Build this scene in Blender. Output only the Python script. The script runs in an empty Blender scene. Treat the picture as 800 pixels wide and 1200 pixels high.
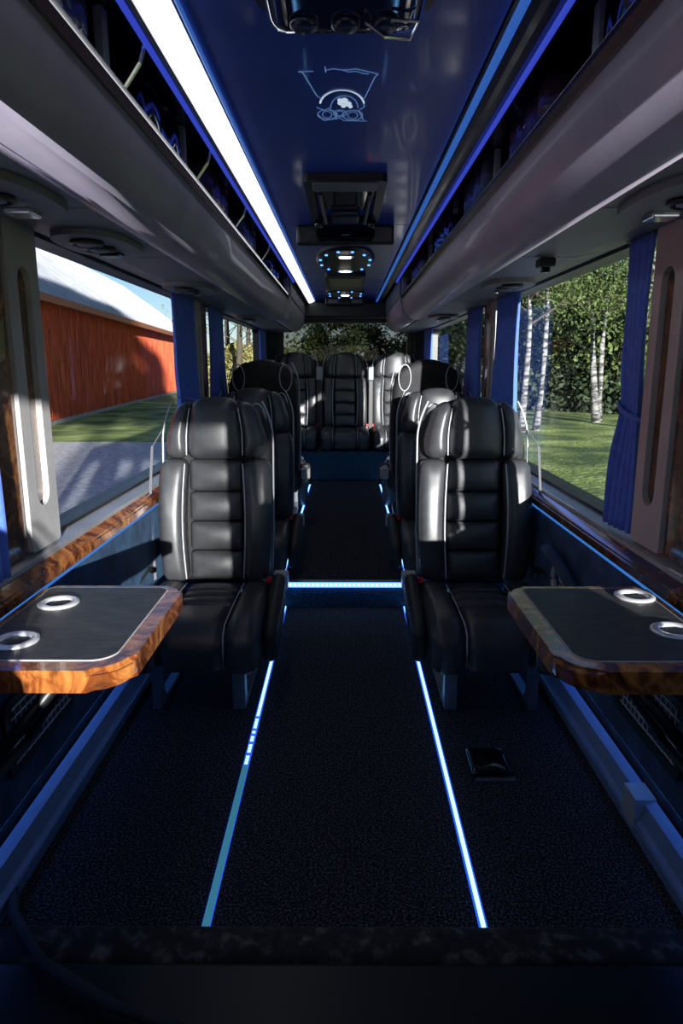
import bpy, bmesh, math, random
import numpy as np
from mathutils import Vector, Matrix
random.seed(7)
rng = np.random.default_rng(11)
SC = bpy.context.scene
COL = SC.collection
PI = math.pi
R = math.radians
# ------------------------------------------------------------------ camera, world, sun, exposure
cd = bpy.data.cameras.new('camera'); cam = bpy.data.objects.new('camera', cd); COL.objects.link(cam)
cam.location = (0, 0, 1.25)
cam.rotation_euler = (R(90 - 12.13), 0, R(0.3))
cd.sensor_fit = 'VERTICAL'; cd.sensor_height = 36; cd.lens = 24; cd.clip_start = .02; cd.clip_end = 600
SC.camera = cam
SC.view_settings.view_transform = 'Standard'; SC.view_settings.look = 'None'
SC.view_settings.gamma = 1; SC.view_settings.exposure = 0.12
SUN = Vector((1.0, -3.6, 0.54)).normalized()      # towards the sun
w = bpy.data.worlds.new('world'); SC.world = w; w.use_nodes = True
nt = w.node_tree; nt.nodes.clear()
sky = nt.nodes.new('ShaderNodeTexSky'); sky.sky_type = 'NISHITA'; sky.sun_disc = False
sky.sun_elevation = R(24); sky.sun_rotation = math.atan2(SUN.x, SUN.y)
sky.air_density = 1.0; sky.dust_density = .2; sky.ozone_density = 4.0
bg = nt.nodes.new('ShaderNodeBackground'); bg.inputs[1].default_value = .13
wo = nt.nodes.new('ShaderNodeOutputWorld')
nt.links.new(sky.outputs[0], bg.inputs[0]); nt.links.new(bg.outputs[0], wo.inputs[0])
sl = bpy.data.lights.new('sun', 'SUN'); sl.energy = 15.0; sl.angle = R(.6); sl.color = (1, .95, .88)
so = bpy.data.objects.new('sun', sl); COL.objects.link(so)
so.rotation_euler = SUN.to_track_quat('Z', 'Y').to_euler(); so.location = (5, -8, 6)

# ------------------------------------------------------------------ materials
def mat(name, col, rough=.5, metal=0, coat=0, emit=None, es=0, spec=.5, sheen=0):
    m = bpy.data.materials.new(name); m.use_nodes = True
    b = m.node_tree.nodes['Principled BSDF']
    b.inputs['Base Color'].default_value = (*col, 1); b.inputs['Roughness'].default_value = rough
    b.inputs['Metallic'].default_value = metal; b.inputs['Coat Weight'].default_value = coat
    b.inputs['Coat Roughness'].default_value = .06
    b.inputs['Specular IOR Level'].default_value = spec
    b.inputs['Sheen Weight'].default_value = sheen
    if emit:
        b.inputs['Emission Color'].default_value = (*emit, 1); b.inputs['Emission Strength'].default_value = es
    return m
def N(m, t, **kw):
    n = m.node_tree.nodes.new(t)
    for k, v in kw.items():
        if k in n.inputs: n.inputs[k].default_value = v
        else: setattr(n, k, v)
    return n
def L(m, a, b): m.node_tree.links.new(a, b)
def bsdf(m): return m.node_tree.nodes['Principled BSDF']
def coords(m, scale=(1, 1, 1), rot=(0, 0, 0)):
    tc = N(m, 'ShaderNodeTexCoord'); mp = N(m, 'ShaderNodeMapping')
    mp.inputs['Scale'].default_value = scale; mp.inputs['Rotation'].default_value = rot
    L(m, tc.outputs['Object'], mp.inputs[0]); return mp.outputs[0]
def ramp(m, fac, stops):
    r = N(m, 'ShaderNodeValToRGB'); e = r.color_ramp.elements
    while len(e) < len(stops): e.new(.5)
    for i, (p, c) in enumerate(stops): e[i].position = p; e[i].color = (*c, 1)
    L(m, fac, r.inputs[0]); return r.outputs[0]
def noise(m, vec, scale, detail=4, rough=.5, dist=0):
    n = N(m, 'ShaderNodeTexNoise', Scale=scale, Detail=detail, Roughness=rough, Distortion=dist)
    L(m, vec, n.inputs['Vector']); return n.outputs['Fac']
def bump(m, fac, strength=.3, dist=.01):
    b = N(m, 'ShaderNodeBump', Strength=strength, Distance=dist); L(m, fac, b.inputs['Height'])
    L(m, b.outputs[0], bsdf(m).inputs['Normal'])
def noisy(name, stops, scale, rough=.6, bs=.2, bd=.004, bscale=None, detail=5, cs=(1, 1, 1), dist=0, **kw):
    m = mat(name, stops[0][1], rough, **kw); v = coords(m, cs)
    f = noise(m, v, scale, detail, .55, dist); L(m, ramp(m, f, stops), bsdf(m).inputs['Base Color'])
    if bs: bump(m, noise(m, v, bscale or scale * 3, 3), bs, bd)
    return m
M = {}
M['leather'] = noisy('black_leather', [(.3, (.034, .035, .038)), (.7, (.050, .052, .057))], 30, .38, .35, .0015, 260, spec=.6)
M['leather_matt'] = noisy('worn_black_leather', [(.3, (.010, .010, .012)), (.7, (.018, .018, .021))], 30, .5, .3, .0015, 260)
M['piping'] = mat('light_grey_piping', (.42, .43, .46), .4)
M['shell'] = noisy('seat_back_fabric', [(.3, (.006, .006, .008)), (.7, (.012, .012, .015))], 60, .7, .3, .001, 300)
M['carpet'] = noisy('black_carpet', [(.36, (.004, .004, .005)), (.50, (.022, .024, .030)), (.62, (.14, .15, .18))], 170, .95, .9, .006, 170, detail=6, spec=.15)
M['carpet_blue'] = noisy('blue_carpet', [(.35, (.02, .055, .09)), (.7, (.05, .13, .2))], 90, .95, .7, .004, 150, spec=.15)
M['panel_blue'] = noisy('blue_velour_panel', [(.35, (.012, .035, .075)), (.65, (.03, .085, .17))], 9, .8, .3, .002, 120)
M['panel_grey'] = noisy('dark_grey_side_panel', [(.35, (.018, .021, .026)), (.65, (.035, .04, .048))], 12, .7, .25, .002, 100)
M['curtain'] = noisy('royal_blue_curtain', [(.3, (.05, .12, .55)), (.7, (.08, .18, .68))], 40, .75, .25, .001, 300, sheen=.2)
M['ceil'] = noisy('deep_blue_ceiling_vinyl', [(.3, (.016, .06, .42)), (.7, (.022, .08, .5))], 5, .34, .15, .001, 150, coat=.25)
M['cove_dark'] = mat('dark_blue_cove', (.006, .012, .045), .3, coat=.3)
M['rack'] = noisy('lavender_grey_vinyl', [(.3, (.27, .245, .33)), (.7, (.32, .295, .38))], 6, .42, .2, .001, 180, coat=.1)
M['soffit'] = noisy('grey_soffit_plastic', [(.3, (.13, .14, .16)), (.7, (.17, .18, .2))], 8, .5, .2, .001, 160)
M['lip'] = mat('dark_red_wood_lip', (.035, .006, .007), .15, coat=.8)
M['black'] = mat('satin_black_plastic', (.006, .006, .008), .4)
M['gloss_black'] = mat('gloss_black', (.004, .004, .007), .08, coat=.6)
M['rackin'] = noisy('dark_rack_lining', [(.3, (.006, .008, .016)), (.7, (.02, .02, .035))], 9, .12, 1.0, .012, 16, coat=.6)
M['bag_grey'] = noisy('crumpled_grey_bag', [(.3, (.03, .03, .036)), (.7, (.11, .11, .13))], 8, .2, .9, .01, 25)
M['bag_plum'] = noisy('crumpled_plum_bag', [(.3, (.02, .006, .012)), (.7, (.09, .03, .045))], 8, .2, .9, .01, 25)
M['alu'] = noisy('brushed_aluminium', [(.3, (.42, .42, .44)), (.7, (.55, .55, .58))], 6, .38, 0, metal=.6)
M['pale'] = noisy('pale_grey_pillar_plastic', [(.3, (.36, .35, .35)), (.7, (.44, .43, .43))], 9, .42, .1, .001)
M['chrome'] = mat('chrome', (.9, .9, .92), .2, metal=1)
M['satin'] = mat('satin_steel', (.82, .82, .84), .3, metal=.55)
M['leg'] = mat('grey_leg_paint', (.17, .19, .23), .38, metal=.4)
M['red'] = mat('red_buckle_button', (.75, .02, .03), .3, emit=(1, .03, .03), es=0)
M['glassy_blue'] = mat('tinted_blue_dome', (.004, .01, .06), .06, coat=1)
M['duct'] = noisy('blue_grey_floor_duct', [(.3, (.18, .26, .42)), (.7, (.22, .31, .48))], 10, .4, .1, .001)
M['inlay'] = noisy('charcoal_table_inlay', [(.35, (.022, .023, .026)), (.5, (.035, .036, .04)), (.7, (.055, .056, .06))], 22, .5, .35, .001, 240, cs=(1, 3, 1))
M['print'] = mat('pale_blue_print', (.35, .5, .85), .4)
M['print_white'] = mat('white_print', (.85, .88, .95), .4)
M['belt'] = mat('grey_webbing', (.09, .09, .10), .6)
M['scuff'] = noisy('scuffed_black_edge', [(.42, (.008, .008, .009)), (.54, (.025, .025, .025)), (.70, (.15, .14, .13))], 26, .75, .4, .004, 40)
def emat(name, col, s): return mat(name, (0.02, 0.02, 0.02), .5, emit=col, es=s)
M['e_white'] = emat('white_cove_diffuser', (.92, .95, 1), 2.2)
M['e_blue'] = emat('blue_cove_light', (.035, .15, .6), .6)
M['e_violet'] = emat('violet_blue_cove_light', (.05, .09, .8), .55)
M['e_cyan'] = emat('ice_blue_led', (.22, .55, 1), 3.5)
M['e_cyan_w'] = emat('white_led_diode', (.6, .85, 1), 9)
M['e_step'] = emat('step_led_base', (.10, .32, 1), 3)
M['e_teal'] = emat('dim_teal_led', (.07, .38, .56), .4)
M['e_profile'] = emat('blue_led_housing', (.02, .12, .9), .9)
M['e_duct_fill'] = emat('added_duct_fill', (.06, .25, 1), 3.0)
M['e_print'] = emat('glowing_ceiling_lines', (.25, .5, 1), .3)  # self-lit lines standing in for a ceiling reflection
M['e_glow_line_w'] = emat('bright_glowing_ceiling_lines', (.7, .85, 1), .65)
M['e_down'] = emat('warm_downlight', (1, .9, .75), 9)
M['e_spot'] = emat('blue_spot_led', (.08, .3, 1), 3)
M['e_side'] = emat('blue_side_line', (.05, .28, .9), .55)
# burl wood
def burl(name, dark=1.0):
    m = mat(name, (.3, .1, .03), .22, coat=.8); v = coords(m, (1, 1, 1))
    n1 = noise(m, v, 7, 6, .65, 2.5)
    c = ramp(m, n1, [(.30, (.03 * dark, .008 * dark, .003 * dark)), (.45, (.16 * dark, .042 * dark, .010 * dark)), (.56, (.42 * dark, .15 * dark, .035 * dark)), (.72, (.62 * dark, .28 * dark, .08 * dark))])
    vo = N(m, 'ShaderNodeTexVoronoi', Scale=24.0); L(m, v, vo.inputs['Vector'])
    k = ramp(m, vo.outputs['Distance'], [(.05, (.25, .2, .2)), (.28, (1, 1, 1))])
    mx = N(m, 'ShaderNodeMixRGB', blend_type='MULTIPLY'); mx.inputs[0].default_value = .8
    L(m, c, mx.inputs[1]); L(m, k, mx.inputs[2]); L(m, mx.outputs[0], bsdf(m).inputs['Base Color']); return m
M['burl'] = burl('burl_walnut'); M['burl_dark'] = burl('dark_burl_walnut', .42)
# glass
m = bpy.data.materials.new('window_glass'); m.use_nodes = True; M['glass'] = m
nn = m.node_tree.nodes; nn.clear(); o_ = nn.new('ShaderNodeOutputMaterial'); t_ = nn.new('ShaderNodeBsdfTransparent'); t_.inputs[0].default_value = (.86, .88, .9, 1)
g_ = nn.new('ShaderNodeBsdfGlossy'); g_.inputs['Roughness'].default_value = .02; mx = nn.new('ShaderNodeMixShader')
lw = nn.new('ShaderNodeLayerWeight'); lw.inputs[0].default_value = .5
pw = nn.new('ShaderNodeMath'); pw.operation = 'POWER'; pw.inputs[1].default_value = 5; L(m, lw.outputs['Facing'], pw.inputs[0])
fr = nn.new('ShaderNodeMath'); fr.operation = 'MULTIPLY_ADD'; fr.inputs[1].default_value = .09; fr.inputs[2].default_value = .012; L(m, pw.outputs[0], fr.inputs[0])
L(m, fr.outputs[0], mx.inputs[0]); L(m, t_.outputs[0], mx.inputs[1]); L(m, g_.outputs[0], mx.inputs[2]); L(m, mx.outputs[0], o_.inputs[0])
M['glass_grey'] = M['glass'].copy(); M['glass_grey'].name = 'grey_tinted_glass'
[n for n in M['glass_grey'].node_tree.nodes if n.type == 'BSDF_TRANSPARENT'][0].inputs[0].default_value = (.42, .42, .43, 1)
# outdoors
M['asphalt'] = noisy('grey_asphalt', [(.35, (.40, .39, .40)), (.5, (.58, .57, .58)), (.65, (.74, .73, .74))], 9, .9, .5, .01, 60, detail=8)
M['grass'] = noisy('mown_grass', [(.36, (.06, .11, .02)), (.5, (.22, .30, .06)), (.66, (.50, .56, .16))], .7, .9, .8, .05, 9, detail=8)
M['barn'] = noisy('falu_red_boards', [(.3, (.30, .035, .013)), (.55, (.58, .095, .03)), (.75, (.75, .2, .07))], 2.4, .85, .6, .03, 5, cs=(3, 3, .35), detail=6)
M['barn_roof'] = noisy('pale_metal_roof', [(.3, (.30, .31, .34)), (.7, (.48, .49, .52))], 1.2, .5, .2, .02, 4)
M['fascia'] = mat('orange_brown_fascia', (.45, .13, .05), .7)
M['stone'] = noisy('pale_foundation', [(.3, (.3, .25, .22)), (.7, (.5, .45, .42))], 3, .9, .3)
M['birch'] = noisy('birch_bark', [(.42, (.03, .028, .025)), (.54, (.22, .215, .21)), (.75, (.40, .39, .38))], 3.5, .8, .3, .02, cs=(1, 1, 3))
M['bark'] = noisy('dark_bark', [(.3, (.03, .025, .018)), (.7, (.09, .075, .05))], 5, .9, .5, .03, cs=(3, 3, .5))
def leafmat(name, a, b):
    m = noisy(name, [(.3, a), (.7, b)], .9, .7, 0); bsdf(m).inputs['Transmission Weight'].default_value = 0
    return m
M['leaf'] = leafmat('birch_leaves', (.025, .045, .010), (.10, .145, .03))
M['leaf_dark'] = leafmat('spruce_needles', (.010, .020, .008), (.035, .055, .02))
M['leaf_yellow'] = leafmat('yellow_green_bush', (.11, .12, .03), (.3, .26, .08))

# ------------------------------------------------------------------ mesh helpers
def link(name, bm, m, parent=None, loc=None, rot=None, smooth=False):
    me = bpy.data.meshes.new(name); bmesh.ops.recalc_face_normals(bm, faces=bm.faces[:])
    bm.to_mesh(me); bm.free()
    o = bpy.data.objects.new(name, me); COL.objects.link(o)
    me.materials.append(M[m] if isinstance(m, str) else m)
    if smooth:
        for p in me.polygons: p.use_smooth = True
    if parent: o.parent = parent
    if loc: o.location = loc
    if rot: o.rotation_euler = rot
    return o
def tag(o, label=None, cat=None, group=None, kind=None):
    if label: o['label'] = label
    if cat: o['category'] = cat
    if group: o['group'] = group
    if kind: o['kind'] = kind
    return o
def thing(name, label, cat, loc=(0, 0, 0), rz=0, group=None):
    o = bpy.data.objects.new(name, None); COL.objects.link(o); o.empty_display_size = .1
    o.location = loc; o.rotation_euler = (0, 0, rz); return tag(o, label, cat, group)
def copy_tree(o, parent=None):
    c = o.copy(); COL.objects.link(c)
    if parent: c.parent = parent
    for ch in list(o.children): copy_tree(ch, c)
    return c
def B(): return bmesh.new()
def box(bm, x0, x1, y0, y1, z0, z1, bev=0, seg=2, mtx=None):
    t = B()
    bmesh.ops.create_cube(t, size=1)
    bmesh.ops.scale(t, vec=(abs(x1 - x0), abs(y1 - y0), abs(z1 - z0)), verts=t.verts)
    bmesh.ops.translate(t, vec=((x0 + x1) / 2, (y0 + y1) / 2, (z0 + z1) / 2), verts=t.verts)
    if bev: bmesh.ops.bevel(t, geom=t.edges[:], offset=bev, segments=seg, affect='EDGES', profile=.5)
    if mtx: bmesh.ops.transform(t, matrix=mtx, verts=t.verts)
    merge(bm, t); return bm
def merge(bm, t):
    me = bpy.data.meshes.new('tmp'); t.to_mesh(me); t.free(); bm.from_mesh(me); bpy.data.meshes.remove(me)
def pad(bm, w, d, h, r, n=10, bulge=(0, 0, 0), warp=None):
    """rounded, stuffed cushion centred at 0; bulge pushes -y face, +z face, x faces"""
    t = B(); bmesh.ops.create_cube(t, size=2)
    bmesh.ops.subdivide_edges(t, edges=t.edges[:], cuts=n, use_grid_fill=True)
    H = Vector((w / 2, d / 2, h / 2)); r = min(r, w / 2, d / 2, h / 2)
    for v in t.verts:
        u = v.co.copy()
        # denser sampling near the edges
        u = Vector([math.copysign(abs(c) ** .75, c) for c in u])
        p = Vector((u.x * H.x, u.y * H.y, u.z * H.z))
        q = Vector([max(-H[i] + r, min(H[i] - r, p[i])) for i in range(3)])
        dd = p - q
        if dd.length > 1e-6: p = q + dd.normalized() * r
        f = lambda a: max(0, 1 - a * a)
        if u.y < 0: p.y -= bulge[0] * f(u.x) * f(u.z) * min(1, -u.y)
        if u.z > 0: p.z += bulge[1] * f(u.x) * f(u.y) * min(1, u.z)
        p.x += math.copysign(bulge[2], u.x) * f(u.y) * f(u.z) * min(1, abs(u.x))
        v.co = warp(p) if warp else p
    merge(bm, t); return bm
def tube(bm, pts, r, seg=8, flat=None, closed=False):
    pts = [Vector(p) for p in pts]; rings = []; n = len(pts)
    up0 = Vector((0, 0, 1))
    for i, p in enumerate(pts):
        a = pts[(i - 1) % n] if (closed or i > 0) else p; b = pts[(i + 1) % n] if (closed or i < n - 1) else p
        t = (b - a).normalized()
        s = t.cross(up0)
        if s.length < .05: s = t.cross(Vector((0, 1, 0)))
        s.normalize(); u = s.cross(t).normalized()
        rr = r[i] if isinstance(r, (list, tuple)) else r; ry = rr if flat is None else flat
        rings.append([bm.verts.new(p + s * math.cos(2 * PI * k / seg) * rr + u * math.sin(2 * PI * k / seg) * ry) for k in range(seg)])
    m = n if closed else n - 1
    for i in range(m):
        A, C = rings[i], rings[(i + 1) % n]
        for k in range(seg): bm.faces.new((A[k], A[(k + 1) % seg], C[(k + 1) % seg], C[k]))
    if not closed:
        bm.faces.new(rings[0][::-1]); bm.faces.new(rings[-1])
    return bm
def prism(bm, prof, y0, y1, closed=True, nseg=1):
    """extrude an (x,z) profile along y"""
    rows = []
    for j in range(nseg + 1):
        y = y0 + (y1 - y0) * j / nseg
        rows.append([bm.verts.new((x, y, z)) for x, z in prof])
    k = len(prof)
    for a, b in zip(rows[:-1], rows[1:]):
        for i in range(k if closed else k - 1): bm.faces.new((a[i], a[(i + 1) % k], b[(i + 1) % k], b[i]))
    if closed: bm.faces.new(rows[0][::-1]); bm.faces.new(rows[-1])
    return bm
def plate(bm, outline, h0, h1):
    """vertical-axis slab from an (x,y) outline between z=h0 and h1"""
    a = [bm.verts.new((x, y, h0)) for x, y in outline]; b = [bm.verts.new((x, y, h1)) for x, y in outline]; n = len(a)
    for i in range(n): bm.faces.new((a[i], a[(i + 1) % n], b[(i + 1) % n], b[i]))
    bm.faces.new(a[::-1]); bm.faces.new(b); return bm
def rrect(x0, x1, y0, y1, r, n=6):
    out = []
    rs = r if isinstance(r, (list, tuple)) else [r] * 4
    for (cx, cy, a0, rr) in ((x1 - rs[0], y1 - rs[0], 0, rs[0]), (x0 + rs[1], y1 - rs[1], 90, rs[1]), (x0 + rs[2], y0 + rs[2], 180, rs[2]), (x1 - rs[3], y0 + rs[3], 270, rs[3])):
        for k in range(n + 1):
            a = R(a0 + 90 * k / n); out.append((cx + rr * math.cos(a), cy + rr * math.sin(a)))
    return out
def lathe(bm, prof, c=(0, 0, 0), seg=28, sx=1, sy=1):
    rings = [[bm.verts.new((c[0] + r * math.cos(2 * PI * k / seg) * sx, c[1] + r * math.sin(2 * PI * k / seg) * sy, c[2] + z)) for k in range(seg)] for r, z in prof]
    for A, C in zip(rings[:-1], rings[1:]):
        for k in range(seg): bm.faces.new((A[k], A[(k + 1) % seg], C[(k + 1) % seg], C[k]))
    bm.faces.new(rings[0][::-1]); bm.faces.new(rings[-1]); return bm
def loft_frame(bm, outer, inner, f, t0, t1):
    """ring between two closed 2D outlines (same count); f(a,b,t)->point"""
    n = len(outer)
    V = [[bm.verts.new(f(a, b, t)) for a, b in ol] for ol in (outer, inner) for t in (t0, t1)]
    o0, o1, i0, i1 = V
    for k in range(n):
        j = (k + 1) % n
        bm.faces.new((o0[k], o0[j], o1[j], o1[k])); bm.faces.new((i0[k], i1[k], i1[j], i0[j]))
        bm.faces.new((o1[k], o1[j], i1[j], i1[k])); bm.faces.new((o0[k], i0[k], i0[j], o0[j]))
    return bm
def cut(o, cutters):
    for c in cutters:
        md = o.modifiers.new('b', 'BOOLEAN'); md.operation = 'DIFFERENCE'; md.object = c; md.solver = 'EXACT'
    bpy.context.view_layer.update()
    dg = bpy.context.evaluated_depsgraph_get()
    me = bpy.data.meshes.new_from_object(o.evaluated_get(dg)); o.modifiers.clear(); o.data = me

# ------------------------------------------------------------------ the setting
FZ = .13          # raised rear floor
YS = 3.44         # the step
YR = 7.62         # rear wall
b = B(); box(b, -.95, .95, -1.9, YR, -.12, -.0, 0)
floor = tag(link('floor', b, 'carpet'), 'black speckled carpet floor of the minibus', None, None, 'structure')
b = B(); box(b, -.87, .87, YS, YR - .01, 0.001, FZ, .004)
plat = link('platform', b, 'carpet', floor)
b = B(); box(b, -.87, .87, YS - .012, YS - .001, .001, FZ - .004, .002); link('riser', b, 'carpet_blue', floor)['label'] = 'blue-lit carpeted step riser'
b = B(); box(b, -.87, .87, 6.70, 7.60, FZ + .002, .42, .01); link('bench_plinth', b, 'carpet_blue', floor)['label'] = 'raised blue-black carpeted plinth under rear seats'

# walls: z levels
ZS, ZT = .755, 1.62
OPEN = [(-1.86, -.8), (.42, 1.58), (1.955, 3.9), (4.32, 7.2)]
def wall(s, name, label):
    b = B(); x0, x1 = (.88, .94)
    a, c = sorted((s * x0, s * x1))
    box(b, a, c, -1.9, YR, -.0, ZS); box(b, a, c, -1.9, YR, ZT, 2.02)
    ys = [-1.9] + [v for o in OPEN for v in o] + [YR]
    for i in range(0, len(ys), 2): box(b, a, c, ys[i], ys[i + 1], ZS, ZT)
    wl = tag(link(name, b, 'panel_grey'), label, None, None, 'structure')
    # blue velour panel under the sill, ledge and fascia in wood
    b = B(); prism(b, [(s * .81, .18), (s * .81, .678), (s * .878, .678), (s * .878, .18)], .2, 7.55); link('velour_panel', b, 'panel_blue', wl)
    b = B(); prism(b, [(s * .789, .678), (s * .789, .712), (s * .835, .735), (s * .878, .742), (s * .878, .678)], .2, 7.55)
    bmesh.ops.bevel(b, geom=[e for e in b.edges if abs(e.verts[0].co.y - e.verts[1].co.y) > 1], offset=.006, segments=2, affect='EDGES')
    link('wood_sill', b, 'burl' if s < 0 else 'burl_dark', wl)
    b = B(); prism(b, [(s * .822, .730), (s * .822, .744), (s * .879, .757), (s * .879, .735)], .25, 7.5); link('sill_rail', b, 'alu', wl)
    b = B(); prism(b, [(s * .796, .668), (s * .796, .6755), (s * .809, .6755), (s * .809, .668)], .3, 7.5); link('side_light_line', b, 'e_side', wl)['label'] = 'thin blue light line under the sill'
    # kick panel and duct
    b = B(); prism(b, [(s * .845, .0), (s * .83, .2), (s * .879, .2), (s * .879, .0)], .2, YS); link('kick_panel', b, 'panel_grey', wl)
    # window rubber
    for (y0, y1) in OPEN:
        b = B(); outer = rrect(y0 - .012, y1 + .012, ZS - .012, ZT + .012, .05); inner = rrect(y0 + .018, y1 - .018, ZS + .012, ZT - .018, .05)
        loft_frame(b, outer, inner, lambda a_, b_, t: (t, a_, b_), s * .868, s * .945); link('window_rubber', b, 'black', wl)
    # pillars in view
    for (py0, py1, near) in ((1.765, 1.945, True), (3.96, 4.10, False)):
        b = B(); yc = (py0 + py1) / 2; wdt = (py1 - py0)
        outer = rrect(py0, py1, .755, 1.64, .012); 
        if near:
            inner = rrect(py0 + .055, py1 - .05, .87, 1.50, .038)
            loft_frame(b, outer, inner, lambda a_, b_, t: (t, a_, b_), s * .835, s * .879)
            pf = link('pillar_frame', b, 'pale', wl)
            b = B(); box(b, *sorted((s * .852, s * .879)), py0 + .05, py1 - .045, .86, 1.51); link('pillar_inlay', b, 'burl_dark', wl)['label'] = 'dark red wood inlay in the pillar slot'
        else:
            inner = rrect(py0 + .04, py1 - .04, .90, 1.47, .028)
            loft_frame(b, outer, inner, lambda a_, b_, t: (t, a_, b_), s * .835, s * .879); link('pillar_frame', b, 'pale', wl)
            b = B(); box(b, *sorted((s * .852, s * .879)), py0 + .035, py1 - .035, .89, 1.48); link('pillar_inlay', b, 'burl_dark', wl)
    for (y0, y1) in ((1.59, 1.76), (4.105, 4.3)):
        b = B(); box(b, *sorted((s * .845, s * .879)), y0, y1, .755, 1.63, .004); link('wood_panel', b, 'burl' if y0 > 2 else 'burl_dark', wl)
    return wl
WL = wall(-1, 'wall_left', 'left side wall of the minibus with wooden sill and pillars')
WR = wall(1, 'wall_right', 'right side wall of the minibus with wooden sill and pillars')
b = B(); box(b, -.94, .94, YR, YR + .06, 0, 1.27); box(b, -.94, .94, YR, YR + .06, 1.72, 2.02)
box(b, -.94, -.70, YR, YR + .06, 1.27, 1.72); box(b, .70, .94, YR, YR + .06, 1.27, 1.72)
WB = tag(link('wall_rear', b, 'black'), 'dark rear wall of the minibus behind the bench seats', None, None, 'structure')
b = B(); loft_frame(b, rrect(-.72, .72, 1.25, 1.74, .10), rrect(-.67, .67, 1.30, 1.695, .09), lambda x, z, t: (x, t, z), YR - .03, YR + .05); link('window_rubber', b, 'black', WB)
for s in (-1, 1):
    b = B(); box(b, *sorted((s * .73, s * .87)), YR - .12, YR - .002, .5, 1.8, .02); link('corner_post', b, 'panel_grey', WB)
b = B(); box(b, -.94, .94, -1.96, -1.9, 0, .85); box(b, -.94, .94, -1.96, -1.9, 1.72, 2.02)
box(b, -.94, -.82, -1.96, -1.9, .85, 1.80); box(b, .82, .94, -1.96, -1.9, .85, 1.80)
tag(link('wall_front', b, 'black'), 'front end of the cab with the windscreen opening', None, None, 'structure')
wi = 0
for s in (-1, 1):
    for (y0, y1) in OPEN:
        wi += 1
        b = B(); box(b, *sorted((s * .905, s * .911)), y0, y1, ZS, ZT)
        tag(link('window_%d' % wi, b, 'glass'), 'side window pane on the %s' % ('left' if s < 0 else 'right'), None, None, 'structure')
b = B(); box(b, -.7, .7, YR + .02, YR + .026, 1.27, 1.72); tag(link('window_9', b, 'glass_grey'), 'wide low rear window pane', None, None, 'structure')
b = B(); box(b, -.82, .82, -1.935, -1.93, .85, 1.80); tag(link('window_10', b, 'glass'), 'windscreen pane behind the camera', None, None, 'structure')
b = B(); box(b, -.87, .87, -.55, -.52, .001, .84, .006); tag(link('trim_7', b, 'black'), 'low black partition added unseen behind the camera to block light', None, None, 'structure')  # added out of view to keep windscreen light off the near floor
# glass fitted low ledge at the near edge of the floor
b = B(); pad(b, 1.74, .10, .07, .03, 6); bmesh.ops.translate(b, vec=(0, 1.252, .0), verts=b.verts)
tg = tag(link('trim_1', b, 'scuff', smooth=True), 'scuffed black step edge across the near end of the carpet', None, None, 'structure')
b = B(); box(b, -.9, .9, .55, 1.20, .002, .028, .01); tag(link('trim_2', b, 'black'), 'dark scuffed cab floor ledge at the bottom of the picture', None, None, 'structure')

# ceiling
CZ = 1.92
b = B(); box(b, -.94, .94, -1.9, YR + .05, 2.02, 2.07)
CE = tag(link('ceiling', b, 'black'), 'minibus ceiling with blue centre panel', None, None, 'structure')
b = B(); box(b, -.315, .315, -1.8, 3.55, CZ, CZ + .02, .003); link('ceiling_panel', b, 'ceil', CE)
b = B(); box(b, -.315, .315, 3.556, 5.35, CZ, CZ + .02, .003); link('ceiling_panel', b, 'ceil', CE)
b = B(); box(b, -.315, .315, 5.356, YR, CZ, CZ + .02, .003); link('ceiling_panel', b, 'ceil', CE)
def bez(p0, p1, p2, n=8):
    return [((1 - t) ** 2 * p0[0] + 2 * t * (1 - t) * p1[0] + t * t * p2[0], (1 - t) ** 2 * p0[1] + 2 * t * (1 - t) * p1[1] + t * t * p2[1]) for t in [i / n for i in range(n + 1)]]
# right: two blue coves; left: broad white glowing strip and blue tube
def cove(s):
    b = B(); pr = bez((s * .318, CZ - .002), (s * .335, CZ - .028), (s * .385, CZ - .03), 6) + [(s * .385, CZ + .03), (s * .318, CZ + .03)]
    prism(b, pr, -1.8, YR - .1); o = link('cove_moulding', b, 'cove_dark', CE, smooth=False)
for s in (-1, 1): cove(s)
# coves lamps
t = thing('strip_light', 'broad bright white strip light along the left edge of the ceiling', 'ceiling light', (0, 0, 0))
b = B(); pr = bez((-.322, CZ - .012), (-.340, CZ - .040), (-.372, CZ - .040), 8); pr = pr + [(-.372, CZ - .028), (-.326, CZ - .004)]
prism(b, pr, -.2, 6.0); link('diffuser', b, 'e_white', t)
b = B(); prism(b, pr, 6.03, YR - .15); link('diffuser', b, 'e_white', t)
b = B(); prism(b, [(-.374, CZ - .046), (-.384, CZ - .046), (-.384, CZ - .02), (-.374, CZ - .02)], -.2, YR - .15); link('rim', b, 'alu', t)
t = thing('strip_light', 'slim blue-white strip light along the right edge of the ceiling panel', 'ceiling light')
b = B(); tube(b, [(.328, -.2, CZ - .020), (.328, YR - .15, CZ - .020)], .0095, 10); link('diffuser', b, 'e_blue', t)
t = thing('strip_light', 'thin blue line of light between ceiling panel and the left white strip', 'ceiling light')
b = B(); tube(b, [(-.314, -.2, CZ - .008), (-.314, YR - .15, CZ - .008)], .0045, 8); link('diffuser', b, 'e_blue', t)
for s in (-1, 1):
    t = thing('neon_tube', 'violet-blue light tube above the %s luggage rack opening' % ('left' if s < 0 else 'right'), 'ceiling light')
    b = B(); tube(b, [(s * .402, -.2, CZ - .035), (s * .402, 5.6, CZ - .035)], .0065, 8); link('diffuser', b, 'e_violet', t)
    b = B(); prism(b, [(s * .386, CZ - .03), (s * .386, CZ + .03), (s * .40, CZ + .03), (s * .41, CZ - .025)], -.2, 5.6); link('holder', b, 'cove_dark', t)

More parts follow.
